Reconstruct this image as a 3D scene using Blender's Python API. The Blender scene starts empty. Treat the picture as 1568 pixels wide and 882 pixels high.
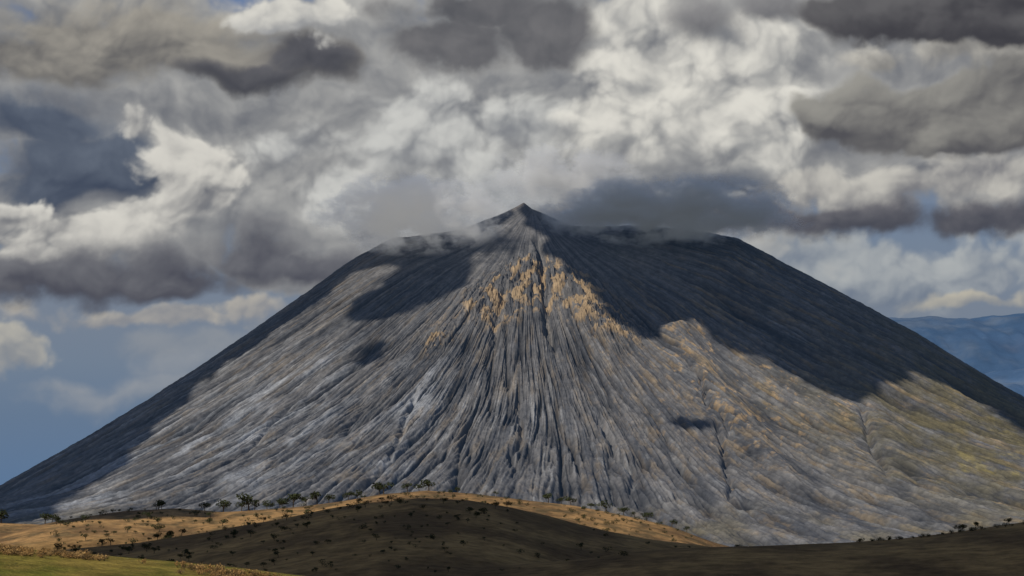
import bpy, math, random
import numpy as np
rng=np.random.default_rng(7); random.seed(7)
F=2926.0; P=math.atan(329/2926); CZ=3.0
cp,sp=math.cos(P),math.sin(P)
def ray(u,v):
    a=u-784.0; b=441.0-v
    return a,(F*cp-b*sp),(F*sp+b*cp)
def unproj(u,v,y):
    a,b,c=ray(np.asarray(u,float),np.asarray(v,float)); return a/b*y, CZ+c/b*y
# ---------- noise
_p=np.random.default_rng(3).permutation(4096).astype(np.int32)
_ang=np.random.default_rng(4).uniform(0,2*np.pi,4096).astype(np.float32)
_gx=np.cos(_ang);_gy=np.sin(_ang)
_r1=np.random.default_rng(5).uniform(0,1,4096).astype(np.float32);_r2=np.random.default_rng(6).uniform(0,1,4096).astype(np.float32)
def perlin(x,y,seed=0):
    x=np.asarray(x,np.float32)+np.float32(seed*17.37+500);y=np.asarray(y,np.float32)+np.float32(seed*9.71+500)
    xi=np.floor(x).astype(np.int32);yi=np.floor(y).astype(np.int32)
    xf=x-xi;yf=y-yi
    u=xf*xf*xf*(xf*(xf*6-15)+10);v=yf*yf*yf*(yf*(yf*6-15)+10)
    def g(i,j,dx,dy):
        h=_p[(_p[(xi+i)&4095]+yi+j)&4095]
        return _gx[h]*dx+_gy[h]*dy
    a=g(0,0,xf,yf);b=g(1,0,xf-1,yf);c=g(0,1,xf,yf-1);d=g(1,1,xf-1,yf-1)
    return ((a+(b-a)*u)*(1-v)+(c+(d-c)*u)*v)*1.5
def puff(x,y,seed=0):
    x=np.asarray(x,np.float32)+np.float32(seed*7.31+500);y=np.asarray(y,np.float32)+np.float32(seed*3.7+500)
    xi=np.floor(x).astype(np.int32);yi=np.floor(y).astype(np.int32);s=np.zeros(x.shape,np.float32)
    for i in(-1,0,1):
        for j in(-1,0,1):
            h=_p[(_p[(xi+i)&4095]+yi+j)&4095]
            dx=xi+i+_r1[h]-x;dy=yi+j+_r2[h]-y
            s+=np.exp(-9*(dx*dx+dy*dy))
    return np.log(s+.01)/9*1.6+.25
def fbm(x,y,o=5,seed=0,gain=.5,bill=False):
    s=0;a=1;t=0
    for i in range(o):
        n=perlin(x*2**i,y*2**i,seed+i*3)
        if bill:n=np.abs(n)*2-.5
        s=s+n*a;t+=a;a*=gain
    return s/t
def sst(a,b,x):
    t=np.clip((x-a)/(b-a),0,1);return t*t*(3-2*t)
# ---------- mesh helper
def grid_mesh(name,X,Y,Z,col=None,mask=None,flip=False,wrap=False):
    n,m=X.shape
    co=np.stack([X,Y,Z],-1).reshape(-1,3).astype(np.float32)
    idx=np.arange(n*m).reshape(n,m)
    if wrap: idx=np.concatenate([idx,idx[:,:1]],1)
    a=idx[:-1,:-1];b=idx[:-1,1:];c=idx[1:,1:];d=idx[1:,:-1]
    q=np.stack([a,b,c,d],-1) if not flip else np.stack([a,d,c,b],-1)
    q=q[mask] if mask is not None else q.reshape(-1,4)
    me=bpy.data.meshes.new(name)
    me.vertices.add(len(co));me.vertices.foreach_set('co',co.ravel())
    me.loops.add(q.size);me.loops.foreach_set('vertex_index',q.ravel().astype(np.int32))
    me.polygons.add(len(q));me.polygons.foreach_set('loop_start',np.arange(0,q.size,4,dtype=np.int32))
    me.polygons.foreach_set('use_smooth',np.ones(len(q),bool))
    me.update(calc_edges=True)
    if col is not None:
        at=me.color_attributes.new('Col','FLOAT_COLOR','POINT')
        c4=np.ones((n*m,4),np.float32);c4[:,:3]=col.reshape(-1,3);at.data.foreach_set('color',c4.ravel())
    ob=bpy.data.objects.new(name,me);bpy.context.collection.objects.link(ob);return ob
def N(nt,t,**k):
    n=nt.nodes.new(t)
    for a,b in k.items():setattr(n,a,b)
    return n
def surf_mat(name,scales,bump,dist,var=.35,rough=.95,haze_glow=None):
    m=bpy.data.materials.new(name);m.use_nodes=True;nt=m.node_tree
    bs=nt.nodes['Principled BSDF'];bs.inputs['Roughness'].default_value=rough
    bs.inputs['Specular IOR Level'].default_value=.05
    if haze_glow:
        bs.inputs['Emission Color'].default_value=(*haze_glow,1);bs.inputs['Emission Strength'].default_value=1  # even surface emission standing in for haze
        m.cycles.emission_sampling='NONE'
    at=N(nt,'ShaderNodeAttribute',attribute_name='Col')
    g=N(nt,'ShaderNodeNewGeometry')
    n1=N(nt,'ShaderNodeTexNoise');n1.inputs['Scale'].default_value=scales[0];n1.inputs['Detail'].default_value=7;n1.inputs['Roughness'].default_value=.7
    nt.links.new(g.outputs['Position'],n1.inputs['Vector'])
    mr=N(nt,'ShaderNodeMapRange');mr.inputs[1].default_value=.3;mr.inputs[2].default_value=.7;mr.inputs[3].default_value=1-var;mr.inputs[4].default_value=1+var
    nt.links.new(n1.outputs['Fac'],mr.inputs[0])
    vm=N(nt,'ShaderNodeVectorMath',operation='SCALE');nt.links.new(at.outputs['Color'],vm.inputs[0]);nt.links.new(mr.outputs[0],vm.inputs['Scale'])
    nt.links.new(vm.outputs[0],bs.inputs['Base Color'])
    n2=N(nt,'ShaderNodeTexNoise');n2.inputs['Scale'].default_value=scales[1];n2.inputs['Detail'].default_value=8;n2.inputs['Roughness'].default_value=.6
    nt.links.new(g.outputs['Position'],n2.inputs['Vector'])
    bp=N(nt,'ShaderNodeBump');bp.inputs['Strength'].default_value=bump;bp.inputs['Distance'].default_value=dist
    nt.links.new(n2.outputs['Fac'],bp.inputs['Height']);nt.links.new(bp.outputs[0],bs.inputs['Normal'])
    return m
# ---------- light
L=np.array([-.5,-.55,.67]);L/=np.linalg.norm(L)
sc=bpy.context.scene
w=bpy.data.worlds.new('World');sc.world=w;w.use_nodes=True
nt=w.node_tree;bg=nt.nodes['Background'];sk=N(nt,'ShaderNodeTexSky',sky_type='NISHITA')
sk.sun_disc=False;sk.sun_elevation=math.asin(L[2]);sk.sun_rotation=math.atan2(L[0],L[1])
nt.links.new(sk.outputs[0],bg.inputs[0]);bg.inputs[1].default_value=.07
ld=bpy.data.lights.new('sun','SUN');ld.energy=4.6;ld.angle=math.radians(.53);ld.color=(1,.92,.78)
lo=bpy.data.objects.new('sun',ld);bpy.context.collection.objects.link(lo)
from mathutils import Vector
lo.rotation_euler=Vector(L).to_track_quat('Z','Y').to_euler()
sc.view_settings.view_transform='Standard';sc.view_settings.look='None';sc.view_settings.exposure=0
cd=bpy.data.cameras.new('camera');cd.sensor_width=36;cd.lens=36*F/1568;cd.clip_end=6000;cd.clip_start=.05
co=bpy.data.objects.new('camera',cd);bpy.context.collection.objects.link(co);co.location=(0,0,CZ);co.rotation_euler=(math.pi/2+P,0,0);sc.camera=co
# ---------- volcano
YM=115.0;XC=float(unproj(815,400,YM)[0])
Lp=[(815,320),(802,310),(790,317),(760,331),(700,354),(640,362),(600,367),(545,396),(480,441),(400,498),(300,568),(200,636),(100,701),(0,766)]
Rp=[(815,320),(830,326),(875,346),(905,348),(960,346),(1020,350),(1080,358),(1130,368),(1200,408),(1300,463),(1400,520),(1500,585),(1568,625)]
def prof(pts):
    x,z=unproj([p[0] for p in pts],[p[1] for p in pts],YM);return np.abs(x-XC),z
lr,lz=prof(Lp);rr,rz=prof(Rp)
lr=np.append(lr,[45,60,80]);lz=np.append(lz,[1.0,-.1,-.4]);rr=np.append(rr,[40,52,66,80]);rz=np.append(rz,[3.6,1.4,0,-.4])
z0=lz[0]
fr=np.array([0,5,10,15,20,25,30,35,40,50,65,80.]);fz=np.array([z0,17.0,13.6,10.6,8.0,6.0,4.4,3.1,2.2,1,0,-.4])
from numpy import interp
def mbase(x,y):
    dx=x-XC;dy=y-YM;r=np.hypot(dx,dy)+1e-6;c=dx/r
    s=np.where(c<0,interp(r,lr,lz),interp(r,rr,rz));f=interp(r,fr,fz)
    wgt=np.abs(c)**3
    return s*wgt+f*(1-wgt)
def onmount(u,v):
    a,b_,c=ray(u,v);y=np.arange(62,YM,.1);x=a/b_*y;z=CZ+c/b_*y;h=mbase(x,y);k=np.where(z<h)[0]
    j=k[0] if len(k) else -1
    return np.array([x[j],y[j],z[j]])
th=np.concatenate([np.linspace(-190,10,2600,endpoint=False),np.linspace(10,170,120,endpoint=False)])*math.pi/180
r=np.concatenate([np.linspace(0.02,45,680),np.linspace(45.3,80,40)])
R,T=np.meshgrid(r,th,indexing='ij');R=R.astype(np.float32);T=T.astype(np.float32)
Xw=XC+R*np.cos(T);Yw=YM+R*np.sin(T)
Z=mbase(Xw,Yw).astype(np.float32)
Tw=T+.030*perlin(T*3,R*.05,1)+.0048*perlin(T*13,R*.15,2)+.0016*perlin(T*40,R*.45,3)+.0009*perlin(T*100,R*1.3,4)
ramp=sst(.5,9,R);far=1-sst(42,70,R)
def ridge(k,s,seed,w_=1.9):return np.clip(1-np.abs(perlin(Tw*k,R*s,seed))*w_,0,1)
def mod(k,s,seed,lo=.1,hi=1.25):return lo+(hi-lo)*sst(-.28,.3,fbm(Tw*k,R*s,3,seed))
g1=perlin(Tw*6,R*.03,11);g2=ridge(8,.035,12,2.9);g3=ridge(19,.05,13,2.8);g4=ridge(43,.08,14,2.3);g7=ridge(96,.14,17);g8=ridge(200,.28,18)
m2=mod(5,.08,31,.2);m3=mod(9,.12,32,0);m4=mod(14,.2,33,0);m7=mod(22,.3,34,.2)
fine=sst(6,18,R)
rg1=fbm(Xw*1.9,Yw*1.4,5,21,gain=.62)
val=.32*g1*ramp*sst(2,14,R)-.46*g2**6*sst(3,22,R)*m2-.27*g3**4*sst(4,16,R)*m3-.19*g4**3*sst(4,16,R)*m4-.165*g7**2*fine*m7-.075*g8**2*fine+.08*rg1*sst(4,14,R)
det=fbm(Xw*.9,Yw*.9,5,24)
def seg(p,q,wd):
    p=onmount(*p)[:2];q=onmount(*q)[:2];d=q-p;l=np.hypot(*d);d=d/l
    t=(Xw-p[0])*d[0]+(Yw-p[1])*d[1];n=(Xw-p[0])*-d[1]+(Yw-p[1])*d[0]
    sd=int(abs(q[0])*7)%50
    n=n+.4*perlin(t*.3,n*.1+3,sd)+.12*perlin(t*1.3,n*.2+3,sd+1)
    env=sst(-.5,.5,t)*(1-sst(l*.5,l,t))
    return env*np.exp(-(n/wd)**2),n
sp1,n1_=seg((1036,498),(1300,790),1.1)
cl1,_=seg((826,360),(850,580),.24);cl2,_=seg((1052,560),(1150,700),.14);cl3,_=seg((770,440),(740,590),.2)
sp2,_=seg((870,430),(960,600),.7);sp3,_=seg((720,440),(640,560),.5);sp4,_=seg((1330,600),(1420,760),.8)
cl4,_=seg((1320,630),(1370,750),.18);cl5,_=seg((920,640),(1010,790),.17);cl6,_=seg((640,600),(560,740),.15);cl7,_=seg((1100,650),(1140,800),.13);cl8,_=seg((800,600),(780,760),.16);cl9,_=seg((440,620),(330,720),.17)
def blob(u,v,s,sy=None):
    p=onmount(u,v);return np.exp(-((Xw-p[0])/s)**2-((Yw-p[1])/(sy or s*1.7))**2)
cragm=np.clip(blob(790,448,1.6)+blob(885,455,1.4)+blob(920,490,1.1)+.8*blob(740,468,1.2)+.8*blob(830,420,1.2)+.75*blob(670,518,1.)+.5*blob(965,505,1),0,1)
cr=fbm(Tw*12+.5*perlin(Xw*.9,Yw*.6,46)+.3*perlin(Xw*2,Yw*1.5,47),R*.85+.35*perlin(Xw*1.5,Yw,48),6,41,gain=.66)
Zm=Z+val*far+.08*det*sst(0,3,R)*(1-sst(8,16,R))+.55*sp1+.35*sp2+.25*sp3+.25*sp4-.7*cl1-.4*cl2-.45*cl3-.4*cl4-.4*cl5-.3*cl6-.32*cl7-.35*cl8-.3*cl9
Zm=Zm+cragm*(1.1*np.abs(cr)+.3*fbm(Xw*2.2,Yw*1.6,4,43))
# ---------- volcano surface colours
C=lambda *a:np.array(a,np.float32)
def mix(a,b,t):return a*(1-t[...,None])+b*t[...,None]
t1=sst(-.35,.4,fbm(Tw*24,R*.14,5,51,gain=.68));
col=mix(C(.057,.059,.066),C(.124,.121,.123),t1)
deg=np.degrees(T)
st=sst(.06,.38,fbm(Tw*60,R*.13,5,52,gain=.76))
col=mix(col,C(.25,.255,.268),st*.62*sst(8,20,R)*(.5+.5*(1-sst(-105,-70,deg))))
ash=sst(-.05,.35,fbm(Tw*14,R*.10,6,54,gain=.68))*np.clip(blob(290,700,8,11)+.5*blob(180,740,5,8)+.9*blob(575,705,1.6,4)+.6*blob(640,600,1.5,5)+.5*blob(500,560,2,4)+.4*blob(840,680,1,4),0,1)
col=mix(col,C(.30,.32,.36),ash*.7)
tan=sst(.0,.38,fbm(Tw*34,R*.25,5,55,gain=.74))
rt=sst(-88,-55,deg)
col=mix(col,C(.195,.15,.095),tan*(.34+.5*rt)*sst(5,13,R))
ol=sst(-.3,.3,fbm(Tw*12,R*.35,5,56,gain=.68)+.1)*sst(-72,-42,deg)*sst(16,28,R)
col=mix(col,C(.092,.078,.036),ol*.85)
yl=sst(.06,.32,fbm(Xw*.45,Yw*.35,6,61,gain=.68))*sst(-66,-46,deg)*sst(26,34,R)
col=mix(col,C(.22,.18,.055),yl*.6)
ll=sst(-.1,.35,fbm(Tw*30,R*.12,5,60,gain=.6))*(1-sst(-178,-148,deg))
col=mix(col,C(.15,.105,.068),ll*.6)
low=sst(33,42,R)*sst(-.2,.3,fbm(Xw*.3,Yw*.3,4,57))
col=mix(col,C(.13,.11,.06),low*.5)
spk=fbm(Tw*75,R*1.1,4,62,gain=.72)
oc=sst(.04,.20,cr+.26*cragm-.15+.22*spk)*sst(.12,.6,cragm)
col=mix(col,C(.30,.215,.125),oc*.8)
oc2=sst(.12,.34,fbm(Tw*40,R*1.0,6,58,gain=.74)+.10*sp1-.02+.18*spk)*np.clip(blob(1130,570,3.5,6)+.8*blob(1060,540,1.5)+.7*blob(1180,660,3,5)+.3*sp1+.6*blob(930,530,2,3)+.6*blob(700,490,1.8)+.7*blob(1300,625,1.2)+.5*blob(1230,600,2)+.6*blob(530,455,1.2,2)+.4*blob(1000,650,3,6),0,1)
col=mix(col,C(.27,.19,.105),oc2*.72)
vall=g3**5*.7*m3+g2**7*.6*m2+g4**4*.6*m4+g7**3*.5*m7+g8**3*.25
col=col*(1-.7*np.clip(vall,0,1)*sst(4,13,R))[...,None]*(1+.45*rg1+.45*spk)[...,None]  # gully floors coloured darker, plus random mottling
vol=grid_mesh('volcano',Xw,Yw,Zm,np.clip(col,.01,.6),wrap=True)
vol.data.materials.append(surf_mat('volcano_rock',(4,7),.6,.075,.3,haze_glow=(.005,.010,.019)))  # rock gets a faint blue glow in place of haze
# ---------- sun-blocking clouds (unseen, added and outlined to cast the wanted shadows)
cm=bpy.data.materials.new('shadow_cloud_vapour');cm.use_nodes=True
b=cm.node_tree.nodes['Principled BSDF'];b.inputs['Base Color'].default_value=(.75,.76,.78,1);b.inputs['Roughness'].default_value=1;b.inputs['Specular IOR Level'].default_value=0
def blur(a,k):
    for ax in (0,1):
        c=np.cumsum(np.pad(a,[(k+1,k) if i==ax else (0,0) for i in (0,1)],mode='edge'),axis=ax)
        a=(np.take(c,range(2*k+1,c.shape[ax]),axis=ax)-np.take(c,range(0,c.shape[ax]-2*k-1),axis=ax))/(2*k+1)
    return a
def shadow_cloud(poly,z,cell,T,nz,wob,name='shadow_cloud'):
    poly=np.asarray(poly);x0,y0=poly.min(0)-3*wob-cell*8;x1,y1=poly.max(0)+3*wob+cell*8
    xs=np.arange(x0,x1,cell);ys=np.arange(y0,y1,cell);X,Y=np.meshgrid(xs,ys,indexing='ij')
    Xp=X+wob*fbm(X*nz,Y*nz,5,71,gain=.65)*2;Yp=Y+wob*fbm(X*nz,Y*nz,5,77,gain=.65)*2
    ins=np.zeros(X.shape,bool);n=len(poly)
    for i in range(n):
        ax,ay=poly[i];bx,by=poly[(i+1)%n]
        if ay==by:continue
        ins^=((ay>Yp)!=(by>Yp))&(Xp<(bx-ax)*(Yp-ay)/(by-ay)+ax)
    bl=blur(ins.astype(float),2);b2=blur(ins.astype(float),9)
    t=T*np.sqrt(np.clip((bl-.5)*2,0,1))*(.25+.75*np.clip(b2*2-1,0,1))*(1+.5*fbm(X*nz*2,Y*nz*2,5,81,bill=True))
    m=bl>.48;mk=m[:-1,:-1]&m[1:,1:]&m[:-1,1:]&m[1:,:-1]
    o=grid_mesh(name,X,Y,z+t,None,mk,True);o2=grid_mesh('shadow_cloud_underside',X,Y,z-.12*t-.002,None,mk)
    for q in(o,o2):q.data.materials.append(cm)
    o2.parent=o
def dens(pts,k=5):
    o=[]
    for i in range(len(pts)):
        a=pts[i];c=pts[(i+1)%len(pts)]
        for j in range(k):o.append((a[0]+(c[0]-a[0])*j/k,a[1]+(c[1]-a[1])*j/k))
    return o
ZC=48.
def shade(pts,k=5):
    out=[]
    for u,v in dens(pts,k):
        p=onmount(u,v);q=p+L*(ZC-p[2])/L[2];out.append(q[:2])
    return out
S1=[(812,322),(822,360),(835,390),(862,405),(882,440),(915,457),(930,487),(960,504),(985,520),(1018,520),(1042,492),(1070,500),(1090,522),(1130,541),(1190,566),(1230,588),(1280,612),(1320,632),(1342,605),(1372,577),(1400,568),(1440,583),(1500,608),(1540,648),(1580,668),(1700,730),(1700,560),(1400,440),(1200,330),(1130,300),(1000,300),(900,300)]
S2=[(802,305),(790,335),(765,352),(728,385),(710,410),(702,450),(640,478),(580,494),(530,503),(522,488),(550,462),(575,430),(600,410),(560,408),(500,450),(430,500),(330,570),(260,632),(200,690),(130,745),(60,795),(-100,890),(-100,760),(0,700),(200,575),(400,440),(550,330),(600,320),(700,310)]
S3=[(540,548),(550,530),(580,514),(603,512),(598,528),(575,545),(550,554)]
S4=[(1015,650),(1045,640),(1080,642),(1105,652),(1085,660),(1040,660)]
for s in(S1,S2):shadow_cloud(shade(s),ZC,.22,2.2,.3,1.1)
for s in(S3,S4):shadow_cloud(shade(s,3),ZC,.1,.3,.7,.6)
def shg(pts,z,zc):
    return [(x+L[0]*(zc-z)/L[2],y+L[1]*(zc-z)/L[2]) for x,y in pts]
shadow_cloud(shg(dens([(-16,7.2),(-6,6.4),(0,6.0),(6,5.2),(16,5),(19,12),(17,17.3),(8,17.4),(3,16.9),(0,16.9),(-2.0,16.4),(-3.4,15.7),(-5,15.2),(-8,15.6),(-16,15.5)]),2.7,14),14,.09,1.2,.5,.25)
shadow_cloud(shg(dens([(-5.0,20.1),(-3.9,19.7),(-3.1,20.3),(-3.3,21.6),(-5.0,22)],3),2.9,14),14,.05,.3,1.2,.12)
# ---------- summit mist (volume)
def mist(u,v,y,rad,D,seed,scatter_glow,ec=(1,.99,.97)):
    x,z=unproj(u,v,y)
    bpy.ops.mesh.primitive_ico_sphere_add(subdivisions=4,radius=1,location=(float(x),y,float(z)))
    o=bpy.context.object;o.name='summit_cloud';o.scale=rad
    m=bpy.data.materials.new('cloud_mist');m.use_nodes=True;nt=m.node_tree;nt.nodes.clear()
    out=N(nt,'ShaderNodeOutputMaterial');pv=N(nt,'ShaderNodeVolumePrincipled');nt.links.new(pv.outputs[0],out.inputs['Volume'])
    pv.inputs['Color'].default_value=(.93,.93,.93,1);pv.inputs['Anisotropy'].default_value=.2
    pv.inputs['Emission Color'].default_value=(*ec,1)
    tc=N(nt,'ShaderNodeTexCoord');ln=N(nt,'ShaderNodeVectorMath',operation='LENGTH');nt.links.new(tc.outputs['Object'],ln.inputs[0])
    g=N(nt,'ShaderNodeNewGeometry');mp=N(nt,'ShaderNodeMapping');mp.inputs['Location'].default_value=(seed*7,seed*3,0);mp.inputs['Scale'].default_value=(.8,.8,1.3);nt.links.new(g.outputs['Position'],mp.inputs[0])
    no=N(nt,'ShaderNodeTexNoise');no.inputs['Scale'].default_value=.6;no.inputs['Detail'].default_value=6;no.inputs['Roughness'].default_value=.65
    nt.links.new(mp.outputs[0],no.inputs['Vector'])
    a=N(nt,'ShaderNodeMath',operation='MULTIPLY_ADD');a.inputs[1].default_value=4.0;a.inputs[2].default_value=-1.2;nt.links.new(no.outputs['Fac'],a.inputs[0])
    s=N(nt,'ShaderNodeMath',operation='SUBTRACT');nt.links.new(a.outputs[0],s.inputs[0]);nt.links.new(ln.outputs['Value'],s.inputs[1])
    e=N(nt,'ShaderNodeMath',operation='SUBTRACT');e.inputs[0].default_value=1;nt.links.new(ln.outputs['Value'],e.inputs[1])
    mn=N(nt,'ShaderNodeMath',operation='MINIMUM');nt.links.new(s.outputs[0],mn.inputs[0]);nt.links.new(e.outputs[0],mn.inputs[1])
    c=N(nt,'ShaderNodeMath',operation='MULTIPLY',use_clamp=False);c.inputs[1].default_value=D;nt.links.new(mn.outputs[0],c.inputs[0])
    mx=N(nt,'ShaderNodeMath',operation='MAXIMUM');mx.inputs[1].default_value=0;nt.links.new(c.outputs[0],mx.inputs[0])
    nt.links.new(mx.outputs[0],pv.inputs['Density'])
    em=N(nt,'ShaderNodeMath',operation='MULTIPLY');em.inputs[1].default_value=scatter_glow;nt.links.new(mx.outputs[0],em.inputs[0]);nt.links.new(em.outputs[0],pv.inputs['Emission Strength'])  # emission added in place of sunlight scattered inside the mist
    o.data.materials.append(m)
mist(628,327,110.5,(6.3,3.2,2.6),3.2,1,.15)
mist(1035,322,110.5,(9,3.2,2.3),3.4,2,.045,(.8,.9,1))
mist(860,270,116,(5.5,2.4,2.2),1.8,3,.15)
# ---------- terrain
def crest(pts,y):
    x,z=unproj([p[0] for p in pts],[p[1] for p in pts],y);return x,z
R1=crest([(-900,800),(-200,828),(0,838),(100,846),(200,855),(300,864),(430,880),(600,905),(900,930),(1700,940)],4.5)
R2=crest([(-900,850),(-200,850),(0,850),(140,836),(200,830),(300,815),(400,797),(480,781),(560,768),(640,761),(720,765),(780,775),(840,789),(880,800),(940,814),(1000,825),(1090,837),(1200,842),(1400,848),(2400,850)],15)
R3=crest([(-900,780),(-200,797),(0,801),(60,803),(120,792),(190,782),(260,778),(330,784),(400,779),(450,775),(520,766),(580,756),(650,750),(720,754),(800,764),(880,774),(950,787),(1020,803),(1095,831),(1200,860),(2400,880)],21)
R4=crest([(-900,905),(500,890),(700,868),(880,850),(960,841),(1095,834),(1200,831),(1300,827),(1400,819),(1480,809),(1568,798),(1700,785),(2400,760)],11)
def H(x,y,detail=True):
    base=interp(y,[-60,0,6,12,24,40,60,400],[2.4,2.75,2.45,2.1,1.6,.6,0,0])
    def rid(rg,yc,w,d,wv=.5):
        c=interp(x,rg[0],rg[1]);t=np.abs((y-yc-wv*np.sin(x*.35+yc))/w)
        return c-d*(np.sqrt(t*t+.05)-.2236)
    hs=[rid(R1,4.5,3,.22,.1),rid(R2,15,5,.45),rid(R3,21,5,.5),rid(R4,11,4,.35)]
    k=90.;m=np.maximum.reduce([base]+hs)
    s=sum(np.exp(k*(h-m)) for h in [base]+hs)
    z=m+np.log(s)/k-.005
    a=np.clip(y/14,.1,1)*(1-sst(30,45,y))
    z=z+.014*a*fbm(x*.8,y*.8,5,91)-.03*a*np.abs(perlin(x*.9,y*.5,95))*sst(8,12,y)*(1-sst(18,20,y))-.016*a*np.abs(perlin(x*1.6,y*.6,97))*sst(16,18,y)*(1-sst(20,20.8,y))
    return z
az=np.radians(np.concatenate([np.linspace(-180,-18,90,endpoint=False),np.linspace(-18,18,900,endpoint=False),np.linspace(18,180,90,endpoint=False)]))
rg=np.concatenate([np.linspace(.02,2.5,20,endpoint=False),np.linspace(2.5,30,560,endpoint=False),np.geomspace(30,3000,70)])
RR,AA=np.meshgrid(rg,az,indexing='ij');gx=RR*np.sin(AA);gy=RR*np.cos(AA)
gz=H(gx,gy)
fb=fbm(gx*1.1,gy*.7,6,101,gain=.62);fb2=fbm(gx*3,gy*2,5,104,gain=.6)
gc=mix(C(.13,.08,.040),C(.29,.175,.076),sst(-.25,.25,fb))
gc=mix(gc,C(.085,.065,.035),sst(-.02,.3,fb2)*.75)
dk=sst(7,8.5,gy)*(1-sst(17,18.5,gy))
gc=mix(gc,mix(C(.14,.083,.034),C(.33,.20,.075),sst(-.25,.3,fbm(gx*1.2,gy*.6,6,108,gain=.65))),dk*.9)
near=(1-sst(6,7,gy))
gr=mix(C(.10,.105,.018),C(.21,.16,.04),sst(-.2,.3,fb2));gc=mix(gc,gr*.85,near)
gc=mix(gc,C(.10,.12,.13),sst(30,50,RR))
gnd=grid_mesh('ground',gx,gy,gz,gc,wrap=True,flip=True)
gnd.data.materials.append(surf_mat('savanna_grass',(9,30),.7,.03,.5))
# ---------- distant hills
def hills(YD,tu,tv,depth,seed,x0,x1,cmul,haze_glow):
    hx=np.linspace(x0,x1,700);hy=np.linspace(0,1,90)
    HX,HY=np.meshgrid(hx,hy,indexing='ij')
    cx,cz=unproj(tu,tv,YD-.2*depth);top=interp(HX,cx,cz)
    prof_=np.sin(np.clip(HY*1.25,0,1)*np.pi/2)*np.where(HY>.8,1-(HY-.8)*1.5,1)
    dz=top*prof_+1.2*fbm(HX*.05,HY*2,6,seed,gain=.55)-4.5*np.abs(fbm(HX*.06,HY*1.2,5,seed+2,gain=.6))*(1-sst(.55,.8,HY))
    dc=mix(C(.045,.085,.16),C(.10,.13,.18),sst(-.1,.3,fbm(HX*.08,HY*6,5,seed+4,gain=.65)))  # haze painted in: blue hill colours, with a blue emission on top
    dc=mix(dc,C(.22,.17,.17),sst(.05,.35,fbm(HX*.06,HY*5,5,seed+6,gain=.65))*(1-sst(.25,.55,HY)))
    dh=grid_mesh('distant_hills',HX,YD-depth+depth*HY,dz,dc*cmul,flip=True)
    dh.data.materials.append(surf_mat('hazy_hills',(.15,.25),.3,1,.3,haze_glow=haze_glow))
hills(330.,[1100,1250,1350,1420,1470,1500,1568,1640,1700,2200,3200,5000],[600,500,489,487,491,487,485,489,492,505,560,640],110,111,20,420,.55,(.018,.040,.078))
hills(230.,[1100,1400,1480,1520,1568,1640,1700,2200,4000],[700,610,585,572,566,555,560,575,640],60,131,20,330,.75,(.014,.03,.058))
# ---------- trees
tm=bpy.data.materials.new('acacia_foliage');tm.use_nodes=True;b=tm.node_tree.nodes['Principled BSDF'];b.inputs['Roughness'].default_value=.9
at=N(tm.node_tree,'ShaderNodeAttribute',attribute_name='Col');tm.node_tree.links.new(at.outputs['Color'],b.inputs['Base Color']);b.inputs['Specular IOR Level'].default_value=.1
def plants(name,items):
    V=[];Fc=[];Cl=[]
    def tube(p,q,r0,r1):
        i=len(V);d=np.array(q)-np.array(p);d/=np.linalg.norm(d);a=np.cross(d,[.3,.9,.1]);a/=np.linalg.norm(a);c=np.cross(d,a)
        for pt,rr_ in((p,r0),(q,r1)):
            for k in range(5):
                an=k*2*math.pi/5;V.append(np.array(pt)+rr_*(a*math.cos(an)+c*math.sin(an)));Cl.append((.06,.045,.03,1))
        for k in range(5):Fc.append((i+k,i+(k+1)%5,i+5+(k+1)%5,i+5+k))
    for (x,y,z,h,wd,kind,colr) in items:
        z-=.03*h
        cl=[]
        if kind=='tree':
            f=np.array([x+random.uniform(-.05,.05)*h,y,z+h*.38]);tube((x,y,z),f,.05*h,.035*h)
            for k in range(random.randint(4,7)):
                a=random.uniform(0,6.28);rr_=random.uniform(.2,.8)*wd*.5
                q=np.array([x+rr_*math.cos(a),y+rr_*math.sin(a),z+h*random.uniform(.5,.85)]);tube(f,q,.025*h,.01*h);cl.append((q,wd*random.uniform(.2,.32)))
        else:
            for k in range(random.randint(3,6)):
                q=np.array([x+random.uniform(-.4,.4)*wd,y+random.uniform(-.4,.4)*wd,z+h*random.uniform(.3,.6)]);tube((x,y,z),q,.03*h,.01*h);cl.append((q,wd*random.uniform(.22,.34)))
        for q,s in cl:
            nl=45 if kind=='tree' else 30
            D=np.random.normal(0,1,(nl,3));D/=np.linalg.norm(D,axis=1)[:,None];D*=(s*np.random.uniform(.3,1,nl)**.6)[:,None];D[:,2]*=.6 if kind=='tree' else .8
            Ae=np.random.normal(0,1,(nl,3));Ae/=np.linalg.norm(Ae,axis=1)[:,None];Be=np.cross(Ae,np.random.normal(0,1,(nl,3)));Be/=np.linalg.norm(Be,axis=1)[:,None]
            es=s*np.random.uniform(.14,.28,nl)
            for k in range(nl):
                c=q+D[k];a=Ae[k]*es[k];b2=Be[k]*es[k]*.6
                i=len(V);V.extend([c-a,c+b2,c+a,c-b2]);Fc.append((i,i+1,i+2,i+3))
                m=random.uniform(.6,1.4);Cl.extend([(colr[0]*m,colr[1]*m,colr[2]*m,1)]*4)
    me=bpy.data.meshes.new(name);me.from_pydata([tuple(v) for v in V],[],Fc);a=me.color_attributes.new('Col','FLOAT_COLOR','POINT');a.data.foreach_set('color',np.array(Cl,np.float32).ravel())
    me.materials.append(tm);o=bpy.data.objects.new(name,me);bpy.context.collection.objects.link(o)
np.random.seed(5)
G=(.030,.036,.016)
it=[]
def put(x,y,px,kind='tree',c=G,asp=.8):
    s=px*y/F;it.append((x,y,float(H(np.array(x),np.array(y))),s*asp,s,kind,c))
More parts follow.
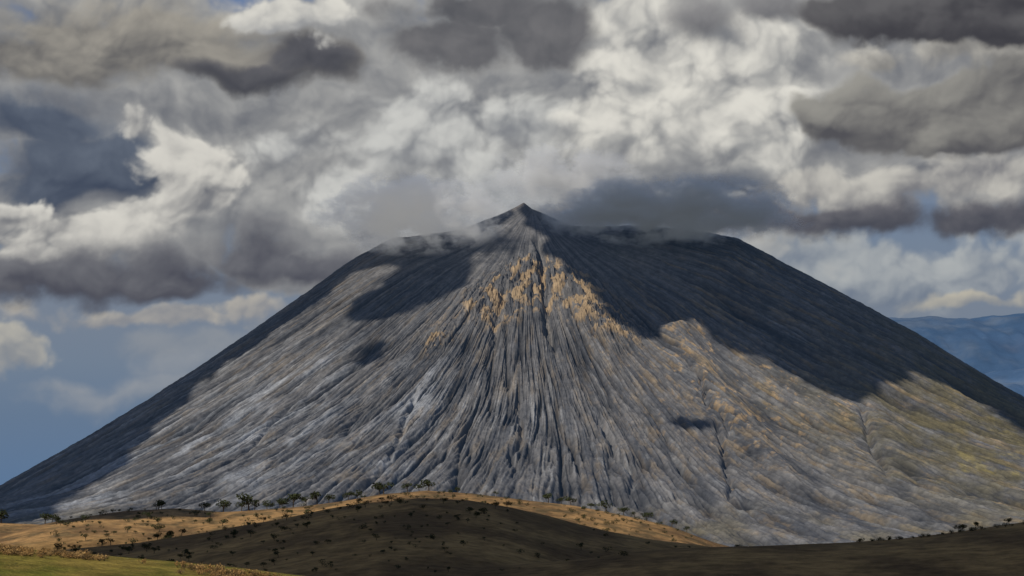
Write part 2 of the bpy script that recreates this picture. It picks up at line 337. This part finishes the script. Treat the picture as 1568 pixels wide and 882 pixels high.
for u,px in[(8,26),(72,20),(82,15),(245,15),(240,18),(338,22),(366,18),(377,30),(386,18),(428,17),(445,24),(482,22),(500,17),(530,14),(545,15),(578,17),(585,26),(622,16),(640,15),(655,20),(700,10),(760,11),(840,17),(860,13),(875,16),(905,11),(928,20),(955,15),(972,13),(990,17),(1028,15),(1050,11),(310,15),(405,16),(425,14),(465,16)]:
    y=20.95;x=(u-784)/F*y*1.005;y+=.5*math.sin(x*.35+21);put(x,y,px*1.2,asp=.75)
for _ in range(230):
    u=random.uniform(90,560);y=random.uniform(16.5,21);put((u-784)/F*y,y,random.choice([5,6,7,9,14]),random.choice(['tree','bush']))
for _ in range(130):
    u=random.uniform(600,1060);y=random.uniform(18.5,20.95);put((u-784)/F*y,y,random.choice([4,5,7,10]),'bush')
for _ in range(220):
    u=random.gauss(560,190);y=random.uniform(10,15.5);put((u-784)/F*y,y,random.choice([5,6,8,10,14]),random.choice(['tree','bush']),(.03,.034,.016))
for _ in range(90):
    u=random.uniform(0,300);y=random.uniform(12,15.5);put((u-784)/F*y,y,random.choice([6,8,10,15]),'tree',(.03,.034,.016))
for _ in range(40):
    u=random.uniform(1300,1568);y=10.8;put((u-784)/F*y,y,random.choice([6,7,10]),'bush',(.03,.034,.016))
for u in(1463,1468,1492,1540):put((u-784)/F*11,11,15,'tree',(.03,.034,.016))
plants('acacia_trees',it)
it=[]
for _ in range(420):
    t=random.random()
    if t<.3:u=random.gauss(20,25);y=4.35+random.uniform(-.1,.15)
    elif t<.5:u=random.gauss(115,28);y=4.4+random.uniform(-.1,.1)
    elif t<.75:u=random.gauss(55,50);y=3.5+random.uniform(-.15,.15)
    else:u=random.gauss(350,35);y=4.3+random.uniform(-.15,.15)
    put((u-784)/F*y,y,random.uniform(9,17),'bush',random.choice([(.24,.14,.055),(.30,.19,.08),(.12,.08,.04)]),.8)
plants('dry_shrubs',it)
# ---------- sky dome
def spaced(a,b,st,lo,hi):
    c=list(np.arange(a,b,st));s=st;x=c[-1]
    up=[]
    while x<hi:s*=1.1;x+=s;up.append(min(x,hi))
    dn=[];x=a;s=st
    while x>lo:s*=1.1;x-=s;dn.append(max(x,lo))
    return np.array(dn[::-1]+c+up)
A=spaced(-16,16,.036,-100,100);E=spaced(-1,15.8,.036,-4,62)
EE,AZ=np.meshgrid(E,A,indexing='ij')
PX=51.07
U=(784+PX*AZ).astype(np.float32)
V=(770-PX*EE*1.005).astype(np.float32)
wu0=46*fbm(U/200,V/150,3,201);wv0=34*fbm(U/200,V/150,3,205)
wu=wu0+13*fbm(U/48,V/42,6,207,gain=.58);wv=wv0+13*fbm(U/48,V/42,6,209,gain=.58)
wa=5*fbm(U/26,V/24,5,213,gain=.55);wb=5*fbm(U/26,V/24,5,214,gain=.55)
def F1(x,y):
    return .64*puff(x/120,y/94,1)+.40*puff(x/58,y/49,2)+.20*puff(x/27,y/23,3)+.09*puff(x/13,y/11.5,4)+.035*puff(x/6.5,y/6,5)+.28*fbm(x/170,y/110,4,211)
def F2(x,y):
    return 1.1*fbm(x/200,y/125,6,231,gain=.5)+.28*puff(x/74,y/54,6)+.08*puff(x/28,y/23,7)
Uw=U+wu0+wa;Vw=V+wv0+wb
ldx,ldy=-.5,-.86
BB=[F1(Uw,Vw),F2(Uw,Vw)]
DD=[]
for Fn,B in zip((F1,F2),BB):
    DD.append(1.15*(B-Fn(Uw+ldx*38,Vw+ldy*38))+.9*(B-Fn(Uw+ldx*11,Vw+ldy*11)))
BB=[(B-B.mean())/B.std()*.3 for B in BB];DD=[D/D.std() for D in DD]
lumn=fbm(U/60,V/40,5,251,gain=.5)
def lin(c):
    c=np.array(c,float)/255;return np.where(c<.04045,c/12.92,((c+.055)/1.055)**2.4).astype(np.float32)
def lerpc(a,b_,t):return a+(b_-a)*t[...,None]
sky=np.zeros(U.shape+(3,),np.float32)
for k in range(3):
    sky[...,k]=interp(V,[-3000,0,380,480,560,640,740,790,900],[lin(c)[k] for c in[(60,95,150),(90,118,162),(115,130,150),(118,129,145),(112,127,146),(100,120,145),(92,118,150),(98,122,154),(105,126,152)]])
def el(ells,bright,dark,wts=(1,.4),amp=.5,edge=.35,relief=.16,s0=.5,vt=.3,op=1,wob=1):
    global sky
    X_=U+wu*wob;Y_=V+wv*wob;f=np.full(U.shape,-9.,np.float32);vg=np.zeros(U.shape,np.float32);wsum=0
    for(u,v,ru,rv)in ells:
        g=1-np.sqrt(((X_-u)/ru)**2+((Y_-v)/rv)**2)
        e_=np.exp(np.clip(g*5,-30,5));vg+=e_*np.clip((v-Y_)/rv,-1.3,1.3);wsum=wsum+e_
        f=np.maximum(f,g)
    vg=vg/(wsum+1e-9)
    t=sum(wts);nb=sum(w_*b_ for w_,b_ in zip(wts,BB))/t;dr=sum(w_*d_ for w_,d_ in zip(wts,DD))/t
    ff=f+amp*nb*1.6
    a=sst(0,edge,ff)*op
    s=s0+relief*dr+vt*vg+.25*nb+.05*lumn  # sunlit and shaded sides of the clouds painted into the dome colour
    s=sst(-.08,1.08,s)
    s=np.clip(s+.16*(1-sst(0,edge*1.8,ff))-.05,0,1)
    cc=lerpc(lin(dark),lin(bright),s)
    sky=sky*(1-a[...,None])+cc*a[...,None]
W=(220,217,208)
el([(u,v,420,170) for u,v in[(-900,100),(-1700,-50),(2500,60),(3300,150),(800,-400),(-300,-300),(1900,-350),(300,-700),(1300,-800)]],(190,190,188),(95,98,106))
el([(250,492,260,24),(380,478,90,28)],(184,178,167),(126,130,139),edge=.5,amp=.45)
el([(30,535,75,34),(-60,540,120,40)],(184,180,169),(118,126,138),amp=.6,edge=.5)
el([(200,600,240,34),(120,585,120,20),(330,565,140,30)],(148,152,158),(110,124,142),amp=.6,edge=1.1,op=.8,wts=(.7,1))
el([(300,530,220,24)],(140,145,152),(114,126,142),amp=.6,edge=1.1,op=.8,wts=(.7,1))
el([(1400,430,330,75),(1250,400,120,50),(1750,450,250,80)],(172,176,177),(106,118,136),amp=.6,edge=.5,wts=(1,.3),relief=.17)
el([(1480,466,150,16)],(186,180,165),(130,135,142),amp=.4,edge=.6)
el([(1375,512,45,18)],(175,180,188),(90,110,140),amp=.6,edge=.6)
# main deck
el([(700,150,620,250),(1150,150,500,240),(300,260,440,200),(150,120,320,220),(100,330,200,120),(1450,200,350,190),(560,330,230,110),(450,410,120,60)],(184,183,179),(108,111,118),wts=(1,.8),s0=.5,vt=.1,edge=.3,amp=.3,relief=.15)
# blue-dark left
el([(80,270,190,85),(60,200,150,60),(190,250,80,65)],(106,115,129),(58,68,87),edge=.6,s0=.38,wts=(.8,1),amp=.45,relief=.12)
# bright diagonal
el([(265,255,80,72),(300,300,64,65),(225,335,95,45),(120,375,120,42),(50,392,90,40),(205,200,38,32),(30,345,80,28)],(212,209,201),(112,114,120),edge=.45,amp=.58,s0=.58,vt=.3,wts=(1,.15),relief=.18)
el([(60,442,240,46),(240,428,220,54),(390,395,120,70),(470,410,90,40)],(120,121,126),(68,70,82),edge=.65,amp=.42,s0=.36,vt=.4,relief=.13,wts=(1,.8))
# top-left
el([(180,75,330,80),(60,110,200,60),(470,90,80,48),(380,110,140,45)],(166,161,151),(80,81,86),edge=.5,amp=.4,s0=.48,vt=.42,relief=.14,wts=(1,.8))
el([(465,85,110,55),(380,125,110,28)],(98,98,103),(66,68,76),edge=.8,s0=.35,amp=.45)
el([(430,22,100,40),(500,20,50,45)],W,(140,142,146),edge=.45,amp=.6,wts=(1,.2))
# centre whites
el([(640,210,180,80),(720,270,140,70),(560,300,120,60),(800,190,120,60),(620,160,120,40),(450,230,100,50)],(201,201,197),(122,125,131),edge=.65,amp=.42,s0=.55,vt=.25,wts=(1,.15),relief=.19)
el([(1000,110,130,90),(1100,160,150,80),(1170,230,110,60),(940,190,120,60),(960,40,80,60),(1190,100,80,100)],(222,219,210),(134,136,139),edge=.65,amp=.4,s0=.57,vt=.25,wts=(1,.15),relief=.19)
# dark centre top
el([(690,60,130,55),(820,50,110,62),(740,20,180,40)],(120,119,121),(80,82,88),edge=.5,amp=.48,s0=.42,vt=.1,relief=.14,wts=(1,.8))
el([(1090,45,70,42),(1190,25,80,30)],(142,141,142),(98,99,104),edge=.9,amp=.6,s0=.45,wts=(.8,1))
# behind summit
el([(1010,310,230,60),(1100,295,150,55),(890,330,120,45)],(112,118,128),(62,70,87),edge=.9,amp=.38,s0=.32,relief=.12,wts=(.7,1))
el([(1360,300,200,45),(1250,280,90,40),(1500,285,120,40)],(196,193,185),(110,111,118),edge=.55,amp=.5,s0=.52,wts=(1,.2),relief=.18)
el([(1300,345,290,34),(1480,350,260,32),(1150,335,150,36)],(114,113,118),(68,71,82),edge=.65,amp=.38,s0=.32,vt=.45,relief=.13,wts=(1,.8))
el([(1085,308,62,26)],(200,199,193),(116,119,126),edge=.6,amp=.8,wts=(1,.2),relief=.2)
# right
el([(1400,185,180,78),(1300,190,80,65),(1500,215,150,52),(1560,150,140,70)],(150,148,142),(82,82,87),edge=.35,amp=.48,s0=.46,vt=.35,relief=.15,wts=(1,.7))
el([(1480,98,130,28),(1340,95,60,26)],(204,200,190),(122,121,120),edge=.55,amp=.5)
el([(1430,35,190,52),(1540,65,140,46),(1600,20,200,60)],(104,103,105),(62,62,68),edge=.4,amp=.48,s0=.36,vt=.3,relief=.14,wts=(1,.8))
el([(690,325,120,46),(800,285,80,45),(600,345,60,28)],(174,176,177),(112,117,125),edge=.9,amp=.4,s0=.55,wts=(.8,.8))
RD=2500.
sx=RD*np.cos(np.radians(EE))*np.sin(np.radians(AZ));sy=RD*np.cos(np.radians(EE))*np.cos(np.radians(AZ));sz=RD*np.sin(np.radians(EE))+CZ
sko=grid_mesh('sky',sx,sy,sz,np.clip(sky,0,1))
m=bpy.data.materials.new('cloudy_sky');m.use_nodes=True;nt=m.node_tree;nt.nodes.clear()
o=N(nt,'ShaderNodeOutputMaterial');e=N(nt,'ShaderNodeEmission');a=N(nt,'ShaderNodeAttribute',attribute_name='Col');nt.links.new(a.outputs['Color'],e.inputs[0]);nt.links.new(e.outputs[0],o.inputs[0])
m.cycles.emission_sampling='NONE'
sko.data.materials.append(m)
